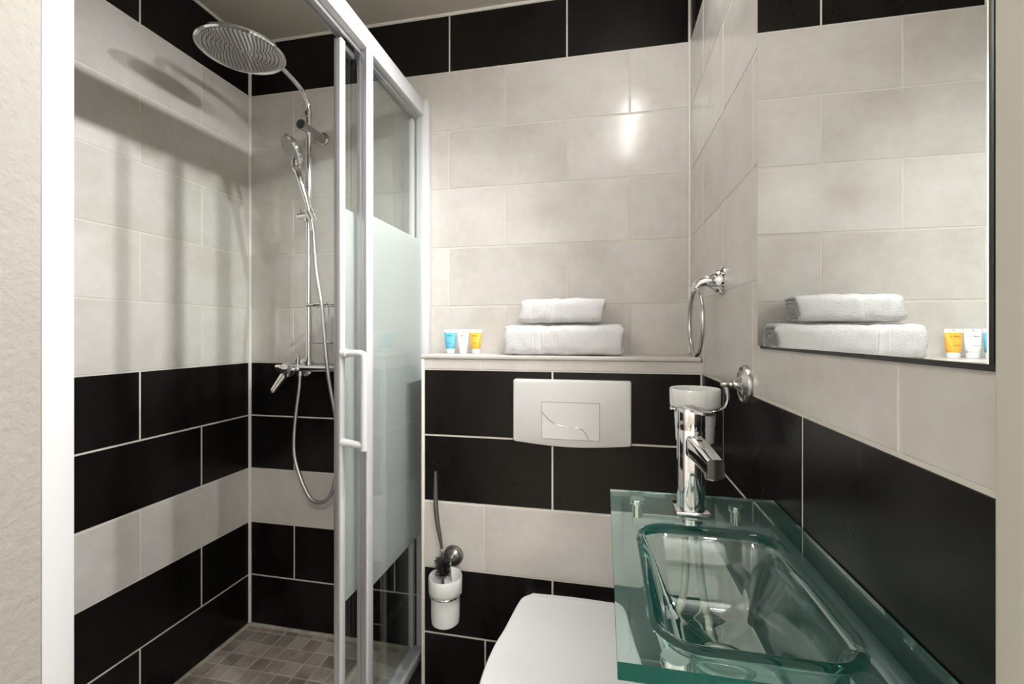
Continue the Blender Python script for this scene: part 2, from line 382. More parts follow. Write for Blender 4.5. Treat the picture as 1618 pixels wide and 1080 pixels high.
# ------------------------------------------------------------------ mirror light: three spots on a bar above the mirror (above the frame)
vl = empty('mirror_light', (W, -.65, 2.0), 'chrome bar lamp with three spots on the right wall above the mirror', 'lamp')
MB().rbox(W-.02, W-.0005, -.95, -.35, 2.01, 2.06, .004).build('back_plate', 'chrome', vl)
for (sx, sy, sz), AIM, PW in zip(SPOTS, AIMS, (1.15, 1.02, .70)):
    MB().tube([(W-.018, sy, 2.04), (W-.05, sy, 2.052), (W-.075, sy, 2.055), (W-.092, sy, 2.05)], .006).build('arm', 'chrome', vl)
    d = Vector(AIM).normalized(); p = Vector((sx, sy, sz)) - d*.028
    hd = MB().lathe([(.0, -.045), (.018, -.045), (.024, -.03), (.03, .0), (.028, .0), (.02, -.012), (0, -.014)], p, d, 28).build('spot_head', 'chrome', vl)
    MB().lathe([(.0, .0), (.012, -.002), (.016, -.008), (.0, -.012)][::-1], p, d, 20).build('bulb', 'bulb', hd)
    ld = bpy.data.lights.new('spot_bulb_light', 'SPOT'); ld.energy = SPOT_W*PW; ld.shadow_soft_size = .014; ld.color = (1, .99, .98)
    ld.spot_size = math.radians(SPOT_ANG); ld.spot_blend = 1.
    lo = bpy.data.objects.new('spot_bulb_light', ld); COL.objects.link(lo); lo.location = (sx, sy, sz); lo.parent = vl
    lo.rotation_euler = Vector(AIM).to_track_quat('-Z', 'Y').to_euler()
    ld = bpy.data.lights.new('spot_spill_light', 'POINT'); ld.energy = SPILL_W; ld.shadow_soft_size = .014; ld.color = (1, .99, .98)
    lo = bpy.data.objects.new('spot_spill_light', ld); COL.objects.link(lo); lo.location = (sx, sy, sz); lo.parent = vl
settle(vl)

# ------------------------------------------------------------------ mirror
MY0, MY1, MZ0, MZ1 = -1.0905, -.634, 1.0887, 1.86
mr = empty('wall_mirror', (W, -.86, MZ0), 'large flat rectangular mirror with black edge on the right wall', 'mirror')
MB().box(W-.0045, W-.0003, MY0-.006, MY1, MZ0-.0045, MZ1).build('backing', 'black', mr, smooth=False)
MB().rbox(W-.0085, W-.0045, MY0+.0035, MY1, MZ0, MZ1, .0006, 1).build('mirror_glass', 'mirror', mr, smooth=False)
settle(mr)

# ------------------------------------------------------------------ shower enclosure
RZ0, RZ1 = 1.842, 1.898
en = empty('shower_enclosure', (.7, -.54, SF), 'white framed shower enclosure with frosted sliding glass door', 'shower screen')
YN = FRONT+.0325
MB().rbox(.683, .72, FRONT+.001, YN, SF, RZ1+.004, .003).build('wall_profile', 'white_alu', en)
MB().rbox(.684, .726, -.028, -.0005, SF, RZ1+.004, .003).build('wall_profile', 'white_alu', en)
rl = MB().rbox(.662, .711, FRONT+.03, -.026, RZ0+.004, RZ1, .003).build('top_rail', 'white_alu', en)
MB().box(.667, .6685, FRONT+.034, -.03, RZ0-.008, RZ0+.004).box(.690, .6915, FRONT+.034, -.03, RZ0-.008, RZ0+.004).build('rail_lip', 'grey_alu', rl, smooth=False)
br = MB().rbox(.664, .712, FRONT+.03, -.026, SF, SF+.032, .003).build('bottom_rail', 'white_alu', en)
# fixed half: pane, frosted band, end post
FXE = -.383
fx = MB().box(.7005, .7060, FXE, -.02, SF+.03, RZ0+.006).build('fixed_pane', 'pane', en, smooth=False)
MB().add([(.6998, FXE, .43), (.6998, -.02, .43), (.6998, -.02, 1.425), (.6998, FXE, 1.425)], [(0, 1, 2, 3)]).build('frosted_band', 'frost', fx, smooth=False)
po = MB()
po.rbox(.7065, .7125, FXE-.012, FXE+.016, SF+.03, RZ0+.006, .0015)
po.build('end_post', 'white_alu', en)
MB().rbox(.692, .7062, FXE-.009, FXE+.014, SF+.03, RZ0+.006, .001).rbox(.686, .6915, FXE-.010, FXE+.006, SF+.03, RZ0+.006, .001).rbox(.678, .6845, FXE-.006, FXE+.006, SF+.03, RZ0+.006, .001).build('seal_strip', 'grey_alu', en)
# sliding half
SLE = -.458; SX = .671
sl = MB().box(SX-.0028, SX+.0028, SLE+.004, -.035, SF+.036, RZ0-.006).build('sliding_pane', 'pane', en, smooth=False)
MB().add([(SX-.0036, SLE+.01, .43), (SX-.0036, -.04, .43), (SX-.0036, -.04, 1.425), (SX-.0036, SLE+.01, 1.425)], [(0, 1, 2, 3)]).build('frosted_band', 'frost', sl, smooth=False)
MB().rbox(SX-.009, SX+.0045, SLE-.009, SLE+.012, SF+.033, RZ0-.01, .002).build('door_edge', 'grey_alu', sl)
MB().rbox(SX+.0045, SX+.0115, SLE-.009, SLE+.0095, SF+.033, RZ0-.01, .002).build('door_edge', 'white_alu', sl)
MB().rbox(SX-.008, SX+.008, -.045, -.027, SF+.033, RZ0-.004, .002).build('trailing_edge', 'white_alu', sl)
MB().rbox(SX-.009, SX+.006, SLE+.016, SLE+.06, RZ0-.026, RZ0+.004, .003).build('roller', 'rubber', sl)
HT, HB = 1.066, .824; hx = .739
hp = spline([(SX+.008, SLE-.001, HT-.006), (SX+.03, SLE-.001, HT-.006), (hx-.012, SLE-.001, HT-.006), (hx-.003, SLE-.001, HT-.009), (hx, SLE-.001, HT-.02), (hx, SLE-.001, .95), (hx, SLE-.001, HB)], 6)
hm = MB().tube(hp, .0085, 16)
hm.cyl((SX+.008, SLE-.001, HB+.018), (hx, SLE-.001, HB+.012), .010, .008)
hm.cyl((SX+.008, SLE-.001, HT-.006), (SX+.022, SLE-.001, HT-.006), .0115)
hm.build('handle', 'white_alu', sl)
settle(en)

# ------------------------------------------------------------------ shower column
RX, RY = .311, -.082
sc = empty('shower_column', (RX, RY, .98), 'chrome shower column with round rain head and lever mixer on the back wall', 'shower')
MB().cyl((RX, RY, 1.0), (RX, RY, 1.86), .0095).build('riser_pipe', 'chrome', sc)
HC = Vector((.311, -.372, 1.902))
MB().tube(spline([(RX, RY, 1.84), (RX, RY, 1.88), (RX, RY-.012, 1.912), (RX, RY-.05, 1.935), (RX, RY-.13, 1.951), (RX, HC.y+.05, 1.957), (RX, HC.y, 1.957)], 8), .0085, 14).build('shower_arm', 'chrome', sc)
MB().cyl((RX, RY, 1.855), (RX, RY, 1.872), .0125).build('arm_collar', 'chrome', sc)
hd = MB().lathe([(.0, .052), (.012, .052), (.016, .03), (.03, .026), (.085, .018), (.105, .011), (.112, .004), (.112, .0), (.108, -.0035), (.102, -.002), (.1, 0), (0, 0)], HC, n=64).build('rain_head', 'chrome', sc)
MB().lathe([(.0995, -.001), (.0995, .004), (0, .004), (0, -.001)][::-1], HC, n=64, cap=False).build('nozzle_plate', 'grey_plastic', hd)
nz = MB()
for ring in range(1, 10):
    r = .0103*ring; n = 6*ring
    for k in range(n):
        a = 2*math.pi*k/n; nz.lathe([(.0017, .001), (.0013, -.0032)], HC+Vector((r*math.cos(a), r*math.sin(a), -.001)), n=6)
o = nz.build('nozzles', 'nozzle', hd); o['kind'] = 'stuff'
MB().lathe([(.0, 0), (.024, 0), (.024, .004), (.0165, .008), (.0145, .03), (.0145, .10), (.0165, .115), (.0165, .124), (.0, .124)], (RX, -.0005, 1.812), (0, -1, 0), 32).build('wall_bracket', 'dull_chrome', sc)
MB().cyl((RX, -.1245, 1.812), (RX, -.1265, 1.812), .0142).build('bracket_cap', 'rubber', sc)
slm = MB().lathe([(.012, -.022), (.0165, -.02), (.0165, .02), (.012, .022)], (RX, RY, 1.513), n=24)
slm.cyl((RX-.035, RY, 1.513), (RX+.028, RY-.02, 1.511), .0115)
slm.lathe([(.013, -.018), (.0165, .018)], (RX+.034, RY-.034, 1.504), Vector((-.25, -.35, .9)), 20)
slm.cyl((RX-.028, RY, 1.52), (RX-.034, RY, 1.545), .0028, .002)
slm.build('slider', 'chrome', sc)
# mixer
mb = MB().rbox(.186, .438, -.098, -.038, .977, .999, .006, 3)
mb.cyl((.236, -.04, .983), (.236, -.0005, .983), .013).cyl((.386, -.04, .983), (.386, -.0005, .983), .013)
mb.lathe([(.0, 0), (.032, 0), (.032, .003), (.02, .012), (.018, .02)], (.236, -.0005, .983), (0, -1, 0), 32).lathe([(.0, 0), (.032, 0), (.032, .003), (.02, .012), (.018, .02)], (.386, -.0005, .983), (0, -1, 0), 32)
mb.cyl((RX, RY, .995), (RX, RY, 1.012), .014)
mx = mb.build('mixer_body', 'chrome', sc)
LD = Vector((.245, -.098, .982))
lv = MB().lathe([(0, 0), (.024, 0), (.026, .006), (.026, .016), (.023, .023), (.012, .0265), (0, .027)], LD, (0, -1, -.05), 32)
a = LD+Vector((-.004, -.014, -.012)); b = LD+Vector((-.034, -.035, -.068))
lv.tube([a.lerp(b, t/8) for t in range(9)], lambda t: .0125-.0035*t, 14).lathe([(.009, 0), (.0075, .005), (.004, .0075), (0, .008)], b, b-a, 14)
lv.build('lever', 'chrome', mx)
MB().lathe([(.008, 0), (.008, .03), (.0055, .032), (.0055, .036), (0, .036)], (.255, -.065, .998), n=18).build('diverter_knob', 'chrome', mx)
MB().lathe([(.011, -.008), (.011, .012)], (.268, -.07, .968), n=18).build('hose_outlet', 'chrome', mx)
settle(sc)
# hand shower
hs = empty('hand_shower', (.345, -.11, 1.49), 'grey faced chrome hand shower with metal hose in the slider holder', 'hand shower')
n = Vector((-.50, -.68, -.50)).normalized(); hc = Vector((.302, -.165, 1.706)); base = Vector((.346, -.117, 1.478))
MB().lathe([(.0, .032), (.02, .03), (.042, .02), (.051, .008), (.051, .002), (.047, -.001), (0, -.001)], hc - n*0, -n, 40).build('spray_head', 'chrome', hs)
MB().lathe([(.0, .0015), (.046, .0015), (.046, -.001), (0, -.001)], hc, n, 40, cap=False).build('spray_face', 'grey_plastic', hs)
dn = (n.cross(Vector((0, 0, 1)).cross(n))).normalized(); dn = dn if dn.z < 0 else -dn
MB().tube(spline([hc-n*.012+dn*.02, (.3115, -.153, 1.658), (.319, -.149, 1.640), (.3294, -.142, 1.6003), (.3395, -.130, 1.5486), (.3455, -.119, 1.500), (.349, -.113, 1.470), (.350, -.112, 1.452)], 6), lambda t: .0125-.004*t, 16).build('handle', 'chrome', hs)
MB().rbox(-.012, .012, -.006, .006, -.008, .008, .003).build('spray_switch', 'chrome', hs).location = hc+dn*.05+n*.004
hp = spline([(.350, -.112, 1.456), (.362, -.125, 1.40), (.384, -.142, 1.30), (.405, -.145, 1.20), (.417, -.145, 1.08), (.424, -.135, .96), (.437, -.115, .82), (.432, -.096, .70), (.418, -.094, .60), (.395, -.09, .551), (.36, -.088, .53), (.32, -.085, .541), (.28, -.08, .60), (.252, -.077, .68), (.248, -.074, .76), (.255, -.072, .84), (.265, -.07, .92), (.268, -.07, .966)], 10)
MB().tube(hp, .0066, 12).build('hose', 'hose', hs)
settle(hs)
# wire basket
wbk = empty('wire_basket', (.40, -.06, 1.075), 'chrome wire soap basket hung on the shower riser', 'basket')
x0, x1, y0, y1 = .362, .53, -.125, -.062
for z, r in ((1.205, .0042), (1.078, .003)):
    MB().tube([(x0, y0, z), (x1, y0, z), (x1, y1, z), (x0, y1, z)], r, 8, closed=True).build('rim', 'chrome', wbk)
MB().cyl((RX, RY-.012, 1.205), (x0, -.094, 1.205), .005).build('clip', 'chrome', wbk)
for i in range(7):
    xx = x0+.012+i*(x1-x0-.024)/6
    MB().tube([(xx, y0, 1.205), (xx, y0, 1.078), (xx, y1, 1.078), (xx, y1, 1.205)], .0017, 6).build('wire', 'chrome', wbk)
settle(wbk)

# ------------------------------------------------------------------ flush plate
fp = empty('flush_plate', (1.22, BY, .88), 'white plastic dual flush plate on black tiles above the toilet', 'flush plate')
def platepoly(x0, x1, z0, z1, sag, r, n=8):
    p = []
    for cx, cz, a0 in ((x1-r, z1-r, 0), (x0+r, z1-r, 90)):
        for k in range(n+1):
            a = math.radians(a0+90*k/n); p.append((cx+r*math.cos(a), cz+r*math.sin(a)))
    for k in range(n+1):
        a = math.radians(180+90*k/n); p.append((x0+r+r*math.cos(a), z0+r+r*math.sin(a)))
    for k in range(1, 24):
        t = k/24; p.append((x0+r+(x1-x0-2*r)*t, z0-sag*math.sin(math.pi*t)))
    for k in range(n+1):
        a = math.radians(270+90*k/n); p.append((x1-r+r*math.cos(a), z0+r+r*math.sin(a)))
    return p
def inset_plate(mb, poly, y_back, y_front, ins):
    cx = sum(p[0] for p in poly)/len(poly); cz = sum(p[1] for p in poly)/len(poly); n = len(poly)
    hw = max(abs(p[0]-cx) for p in poly); hh = max(abs(p[1]-cz) for p in poly)
    vs = []; fs = []
    lv = [(0, y_back), (0, y_front+ins*.8), (ins*.35, y_front+ins*.2), (ins, y_front)]
    for d, y in lv:
        for p in poly: vs.append((cx+(p[0]-cx)*(1-d/hw), y, cz+(p[1]-cz)*(1-d/hh)))
    for k in range(len(lv)-1):
        for i in range(n): j = (i+1) % n; fs.append((k*n+i, k*n+j, (k+1)*n+j, (k+1)*n+i))
    fs.append(tuple((len(lv)-1)*n+i for i in range(n))); fs.append(tuple(range(n)))
    return mb.add(vs, fs)
PF = -.19
inset_plate(MB(), platepoly(1.053, 1.384, .798, .977, .010, .007), BY-.0005, PF, .007).build('plate', 'plastic', fp)
bx0, bx1, bz0, bz1 = 1.136, 1.299, .810, .915
MB().prism([(bx0, bz0), (bx1, bz0), (bx1, bz1), (bx0, bz1)], 1, PF-.0003, PF+.003).build('button_gap', 'slot', fp, smooth=False)
SC = spline([(bx0+.0013, .886, 0), (1.1567, .8656, 0), (1.18, .8522, 0), (1.2102, .8469, 0), (1.2396, .8441, 0), (1.2571, .8342, 0), (1.2688, bz0+.0013, 0)], 6)
def scurve(off): return [(p.x, max(p.y+off, bz0+.0013)) for p in SC]
g = .0013
up = [(bx0+g, bz1-g), (bx1-g, bz1-g), (bx1-g, bz0+g), (scurve(0)[-1][0]+.004, bz0+g)] + [(x, z) for x, z in scurve(.0012)[::-1]]
MB().prism(up, 1, PF-.0022, PF+.002).build('large_button', 'plastic', fp, smooth=False)
lo_ = [(bx0+g, bz0+g)] + [(scurve(0)[-1][0]-.001, bz0+g)] + [(x, z) for x, z in scurve(-.0012)[::-1]]
MB().prism(lo_, 1, PF-.0022, PF+.002).build('small_button', 'plastic', fp, smooth=False)
MB().tube([(x, PF-.0022, z) for x, z in scurve(0)[:-1]], .0007, 6).build('chrome_line', 'dull_chrome', fp)
settle(fp)

# ------------------------------------------------------------------ toilet
TX, TZ = 1.225, .385
tl = empty('toilet', (TX, -.43, 0), 'white wall-hung toilet with closed lid below the flush plate', 'toilet')
def lidpoly(s=0.):
    half = [(.0, -.243+s), (.07-s, -.2438+s), (.130-s, -.2465+s), (.138-s, -.2495+s), (.1415-s, -.260), (.145-s, -.28), (.151-s, -.33), (.158-s, -.385), (.166-s, -.43), (.171-s, -.50), (.168-s, -.57), (.150-s, -.64), (.118-s, -.685+s*.6), (.07-s*.5, -.712+s), (0, -.72+s)]
    h = spline([(x, y, 0) for x, y in half], 5)
    r = [(TX+p.x, p.y) for p in h]; l = [(TX-p.x, p.y) for p in h[::-1]]
    return r+l[1:-1]
def loft(mb, layers):
    n = len(layers[0][0]); vs = []; fs = []
    for poly, z in layers:
        for p in poly: vs.append((p[0], p[1], z(p) if callable(z) else z))
    for k in range(len(layers)-1):
        for i in range(n): j = (i+1) % n; fs.append((k*n+i, k*n+j, (k+1)*n+j, (k+1)*n+i))
    fs.append(tuple(range(n))[::-1]); fs.append(tuple((len(layers)-1)*n+i for i in range(n)))
    return mb.add(vs, fs)
loft(MB(), [(lidpoly(.004), TZ-.020), (lidpoly(0), TZ-.016), (lidpoly(0), TZ-.006), (lidpoly(.003), TZ-.0015), (lidpoly(.009), TZ), (lidpoly(.016), TZ-.0008), (lidpoly(.03), TZ-.0012)]).build('lid', 'toilet_plastic', tl)
loft(MB(), [(lidpoly(.006), TZ-.043), (lidpoly(.002), TZ-.038), (lidpoly(.002), TZ-.026), (lidpoly(.006), TZ-.0215)]).build('seat', 'toilet_plastic', tl)
def bowlpoly(k, back, fr):
    p = []
    for q in lidpoly(.0):
        y = back + (q[1]+.2485)/(-.72+.2485)*(fr-back); p.append((TX+(q[0]-TX)*k, y))
    return p
loft(MB(), [(bowlpoly(.62, BY-.0005, -.50), .07), (bowlpoly(.70, BY-.0005, -.56), .12), (bowlpoly(.84, BY-.0005, -.64), .22), (bowlpoly(.95, BY-.0005, -.70), .30), (bowlpoly(.98, BY-.0005, -.705), TZ-.045)]).build('bowl', 'ceramic', tl)
for s in (-1, 1): MB().lathe([(.011, 0), (.011, .006), (.008, .01), (0, .01)], (TX+s*.078, -.225, TZ-.045), n=18).build('hinge_cap', 'chrome', tl)
settle(tl)

# ------------------------------------------------------------------ toilet brush set
BC = Vector((.868, -.243, 0))
def rosette(mb, o, ax, r=.034, k=1.):
    return mb.lathe([(0, 0), (r, 0), (r, .004), (r*.96, .008), (r*.8, .0095), (r*.78, .013), (r*.66, .016), (r*.45, .019), (r*.36, .025), (r*.3, .032), (r*.26, .04*k)], o, ax, 36)
bh = empty('brush_holder', (.868, BY, .44), 'chrome rosette bracket with ring holding the toilet brush cup', 'bracket')
rosette(MB(), (.868, BY-.0003, .443), (0, -1, 0), .030, .9).build('rosette', 'dark_metal', bh)
MB().tube(spline([(.868, BY-.03, .443), (.868, BY-.036, .442), (.868, BY-.0375, .425), (.868, BC.y+.047, .376)], 6), .005, 10).build('arm', 'chrome', bh)
MB().tube([(BC.x+.0445*math.cos(a*math.pi/20), BC.y+.0445*math.sin(a*math.pi/20), .372) for a in range(40)], .0028, 8, closed=True).build('ring', 'chrome', bh)
settle(bh)
bc = MB().lathe([(0, .288), (.035, .288), (.039, .292), (.0405, .31), (.0412, .374), (.046, .378), (.0475, .382), (.0475, .418), (.0463, .421), (.0445, .418), (.0435, .385), (.037, .37), (.036, .30), (0, .298)], (BC.x, BC.y, 0), n=48).build('brush_cup', 'ceramic')
tag(bc, 'white ceramic toilet brush cup hanging in a chrome ring', 'cup')
tb = empty('toilet_brush', (BC.x, BC.y, .3), 'toilet brush with thin grey handle and black bristles in the white cup', 'brush')
hb = Vector((BC.x-.012, BC.y+.008, .42)); ht = Vector((.840, -.245, .716))
MB().tube(spline([hb+Vector((.003, 0, -.1)), hb, hb+Vector((-.002, 0, .07)), hb.lerp(ht, .6)+Vector((-.007, 0, 0)), ht], 8), lambda t: .0038 + (.0030*math.sin(math.pi*(t-.5)/.5) if t > .5 else 0) + .0006*t, 12).build('handle', 'dark_metal', tb)
MB().lathe([(.004, 0), (.0065, .002), (.0065, .007), (.004, .009)], hb+Vector((-.001, 0, .062)), n=14).build('collar', 'chrome', tb)
MB().lathe([(.0, .015), (.018, .016), (.019, .019), (.0, .022)], hb+Vector((0, 0, -.018)), n=20).build('disc', 'dull_chrome', tb)
br_ = MB()
for k in range(420):
    a = random.uniform(0, 2*math.pi); z = random.uniform(-.005, .044); L_ = random.uniform(.017, .024)
    c0 = hb+Vector((0, 0, z)); e = c0+Vector((math.cos(a)*L_, math.sin(a)*L_, random.uniform(-.005, .006)))
    br_.tube([c0, e], .0007, 3)
o = br_.build('bristles', 'bristle', tb); o['kind'] = 'stuff'
settle(tb)

# ------------------------------------------------------------------ towel ring
tr = empty('towel_ring', (W, -.378, 1.225), 'chrome towel ring hanging on the cream right wall', 'towel ring')
RC = Vector((W, -.378, 1.2265))
MB().lathe([(0, 0), (.034, 0), (.034, .004), (.031, .008), (.027, .011), (.0255, .016), (.02, .02), (.016, .026), (.0125, .032)], RC+Vector((-.0003, 0, 0)), (-1, 0, 0), 36).build('rosette', 'chrome', tr)
MB().tube(spline([RC+Vector((-.02, 0, 0)), RC+Vector((-.034, .002, .001)), RC+Vector((-.046, .006, -.004)), RC+Vector((-.054, .010, -.013))], 8), lambda t: .0145-.004*t, 16).build('post', 'chrome', tr)
MB().lathe([(0, -.009), (.006, -.008), (.0095, 0), (.006, .008), (0, .009)], RC+Vector((-.056, .011, -.017)), (-.8, .1, -.6), 18).build('knob', 'chrome', tr)
rc = Vector((W-.054, -.366, 1.1335)); rr = .074
MB().tube([(rc.x-.006*math.cos(a*math.pi/32)*0, rc.y+rr*math.sin(a*math.pi/32), rc.z+rr*math.cos(a*math.pi/32)) for a in range(64)], .0048, 12, closed=True).build('ring', 'dull_chrome', tr)
settle(tr)

# ------------------------------------------------------------------ tumbler holder and tumbler
th = empty('tumbler_holder', (W, -.549, 1.0147), 'chrome rosette bracket with ring holding the white tumbler', 'bracket')
TC = Vector((1.478, -.549, 0))
r_ = .036
MB().lathe([(0, 0), (r_, 0), (r_, .004), (r_*.97, .007), (r_*.88, .009), (r_*.84, .0065), (r_*.7, .0075), (r_*.62, .0105), (r_*.42, .012), (r_*.36, .015), (r_*.24, .019), (r_*.2, .024)], (W-.0003, -.549, 1.0147), (-1, 0, 0), 40).build('rosette', 'dull_chrome', th)
ball = [(0, -.0072), (.004, -.006), (.0072, 0), (.004, .006), (0, .0072)]
MB().lathe(ball, (W-.027, -.549, 1.0147), (-1, 0, 0), 18).lathe([(r*1.15, h*1.15) for r, h in ball], (W-.038, -.549, 1.0147), (-1, 0, 0), 18).build('knob', 'dull_chrome', th)
MB().tube(spline([(W-.038, -.549, 1.0147), (W-.035, -.551, 1.0), (W-.034, -.552, .985), (W-.039, -.552, .972), (TC.x+.0425, -.549, .967)], 6), .0045, 12).build('arm', 'dull_chrome', th)
MB().tube([(TC.x+.0425*math.cos(a*math.pi/20), TC.y+.0425*math.sin(a*math.pi/20), .967) for a in range(40)], .0032, 8, closed=True).build('ring', 'chrome', th)
settle(th)
tu = MB().lathe([(0, .903), (.030, .903), (.034, .907), (.0375, .967), (.0385, .9705), (.044, .9725), (.0448, .975), (.0455, 1.003), (.0445, 1.0055), (.0425, 1.004), (.041, .976), (.034, .95), (.031, .912), (0, .911)], (TC.x, TC.y, 0), n=48).build('tumbler', 'ceramic')
tag(tu, 'white ceramic tumbler with thick rim in the chrome wall holder', 'cup')

# ------------------------------------------------------------------ towels
def towel(name, label, x0, x1, y0, y1, z0, z1, band, seed, skew=0., jag=.004):
    t = empty(name, ((x0+x1)/2, (y0+y1)/2, z0), label, 'towel', 'folded towels on the ledge')
    nx, na = 90, 64
    hy, hz = (y1-y0)/2, (z1-z0)/2; cy, cz = (y0+y1)/2, (z0+z1)/2
    def section(u, shrink=0., layer=0.):
        x = x0+(x1-x0)*u
        e = min(u, 1-u)*(x1-x0); edge = min(1, e/.018); k = 1 - .16*(1-math.sqrt(max(0, 1-(1-edge)**2)))
        pts = []
        for i in range(na):
            a = 2*math.pi*i/na; c, s = math.cos(a), math.sin(a)
            ex = 2/4.2
            yy = math.copysign(abs(c)**ex, c)*hy; zz = math.copysign(abs(s)**ex, s)*hz
            q = Vector((x*9, yy*9+seed, zz*9)); big = noise.noise(q)*.0045; q2 = Vector((x*42, yy*42, zz*42+seed)); fine = noise.noise(q2)*.0022
            tiny = noise.noise(Vector((x*190+seed, yy*190, zz*190)))*.0011
            nrm = Vector((0, c, s)); d = big+fine+tiny-shrink
            sag = -.004*math.sin(math.pi*u)*(1 if zz > 0 else 0) + .003*noise.noise(Vector((u*4, seed, 0)))*(1 if zz > 0 else 0)
            py = cy+yy*k+nrm.y*d; pz = cz+zz*k+nrm.z*d+sag
            px = x + skew*(zz/hz) + noise.noise(Vector((a*1.3, seed, u*2)))*jag*(1-edge)*2
            pts.append((px, py, max(pz, z0+.0003)))
        return pts
    mb = MB(); vs = []; fs = []
    us = [0, .004, .01, .018, .03] + [.045+(.91)*i/(nx-1) for i in range(nx)] + [.97, .982, .99, .996, 1]
    for u in us: vs += section(u)
    m = len(us)
    for i in range(m-1):
        for k in range(na): l = (k+1) % na; fs.append((i*na+k, i*na+l, (i+1)*na+l, (i+1)*na+k))
    # recessed spiral-looking ends
    for end, sgn in ((0, 1), (m-1, -1)):
        ring = vs[end*na:(end+1)*na]; prev = [end*na+k for k in range(na)]
        for sc_, dx in ((.86, .0), (.80, .006), (.70, .001), (.56, .0), (.50, .006), (.40, .001), (.22, .0), (.15, .005)):
            cur = []
            for p in ring:
                vs.append((p[0]+sgn*dx, cy+(p[1]-cy)*sc_, cz+(p[2]-cz)*sc_)); cur.append(len(vs)-1)
            for k in range(na): l = (k+1) % na; fs.append((prev[k], prev[l], cur[l], cur[k]) if sgn > 0 else (cur[k], cur[l], prev[l], prev[k]))
            prev = cur
        fs.append(tuple(prev))
    mb.add(vs, fs); body = mb.build('folded_cloth', 'terry', t, ang=80)
    b0, b1 = band
    for i, (u0, u1, mt) in enumerate(((b0, b0+.012, 'band'), (b0+.02, b1-.02, 'band'), (b1-.012, b1, 'band'))):
        bb = MB(); vs = []; fs = []; mm = 6
        for i in range(mm):
            u = u0+(u1-u0)*i/(mm-1)
            vs += section(u, -.0009 if 0 < i < mm-1 else .0006)
        for i in range(mm-1):
            for k in range(na): l = (k+1) % na; fs.append((i*na+k, i*na+l, (i+1)*na+l, (i+1)*na+k))
        bb.add(vs, fs).build('woven_stripe', mt, t, ang=80)
    settle(t); return t
towel('folded_towel', 'larger folded white towel lying on the ledge, lower of the two', 1.018, 1.362, -.158, -.03, LT, 1.137, (.245, .345), 3.1, jag=.006)
towel('folded_towel', 'smaller folded white towel, upper of the two on the ledge', 1.064, 1.306, -.150, -.04, 1.1375, 1.2135, (.36, .45), 8.7, skew=.006)

# ------------------------------------------------------------------ three toiletry tubes
def toiletry(x, mat, pmatn, label):
    t = empty('toiletry_tube', (x, -.05, LT), label, 'tube', 'toiletry tubes on the ledge')
    MB().lathe([(0, 0), (.0125, 0), (.0135, .001), (.014, .013), (.0125, .0145), (0, .0145)], (x, -.05, LT), n=24).build('cap', 'clear_plastic', t)
    vs = []; fs = []; nn = 28
    lv = [(.0125, .0125, .0145), (.0155, .014, .018), (.0172, .0135, .03), (.0185, .0105, .045), (.0195, .0065, .058), (.0203, .0025, .067)]
    for a, b, z in lv:
        for k in range(nn): an = 2*math.pi*k/nn; vs.append((x+a*math.cos(an), -.05+b*math.sin(an), LT+z))
    for i in range(len(lv)-1):
        for k in range(nn): l = (k+1) % nn; fs.append((i*nn+k, i*nn+l, (i+1)*nn+l, (i+1)*nn+k))
    fs += [tuple(range(nn)), tuple((len(lv)-1)*nn+k for k in range(nn))]
    MB().add(vs, fs).build('body', mat, t)
    MB().rbox(x-.0207, x+.0207, -.0508, -.0492, LT+.066, LT+.0775, .0005, 1).build('crimp', 'clear_plastic', t)
    MB().cyl((x, -.0511, LT+.0735), (x, -.0508, LT+.0735), .0018, n=10).build('hole_mark', 'print_grey', t)
    def fy(z):
        for (a, b, z0), (a2, b2, z2) in zip(lv, lv[1:]):
            if z0 <= z <= z2: return -.05-(b+(b2-b)*(z-z0)/(z2-z0))
    for z0, z1, w in ((.0555, .0595, .0115), (.033, .0345, .009), (.0295, .0305, .004)):
        MB().add([(x-w, fy(z0)+.0006, LT+z0), (x, fy(z0)-.0004, LT+z0), (x+w, fy(z0)+.0006, LT+z0), (x+w, fy(z1)+.0012, LT+z1), (x, fy(z1)-.0004, LT+z1), (x-w, fy(z1)+.0012, LT+z1)], [(0, 1, 4, 5), (1, 2, 3, 4)]).build('print', pmatn, t, smooth=False)
    settle(t)
toiletry(.814, 'blue_tube', 'print_blue', 'small blue toiletry tube, leftmost of three on the ledge')
toiletry(.8575, 'white_tube', 'print_grey', 'small white toiletry tube between the blue and the amber one')
toiletry(.901, 'yellow_tube', 'print_brown', 'small amber yellow toiletry tube nearest the towels')

# ------------------------------------------------------------------ glass basin
gb = empty('glass_basin', (W, -.88, .83), 'green glass washbasin slab with moulded bowl on the right wall', 'washbasin')
GX0, GX1, GY0, GY1, GZ, GT = 1.319, W-.0012, -1.081, -.684, .85, .0145
OX0, OX1, OY0, OY1, OR = 1.350, 1.526, -1.052, -.806, .042
def sd(x, y):
    cx, cy_, hx_, hy_ = (OX0+OX1)/2, (OY0+OY1)/2, (OX1-OX0)/2-OR, (OY1-OY0)/2-OR
    dx, dy = abs(x-cx)-hx_, abs(y-cy_)-hy_
    return math.hypot(max(dx, 0), max(dy, 0)) + min(max(dx, dy), 0) - OR   # negative inside
def depth(x, y):
    d = -sd(x, y)
    if d <= 0: return 0
    t = min(1, d/.052); s = t*t*t*(t*(6*t-15)+10)
    return .088*s + .012*min(1, max(0, d-.03)/.06)
def grid(n, a, b): return [a+(b-a)*i/n for i in range(n+1)]
xs, ys = grid(72, GX0+.0005, GX1-.0005), grid(112, GY0+.0005, GY1-.0005)
vs = []; fs = []; nxs, nys = len(xs), len(ys)
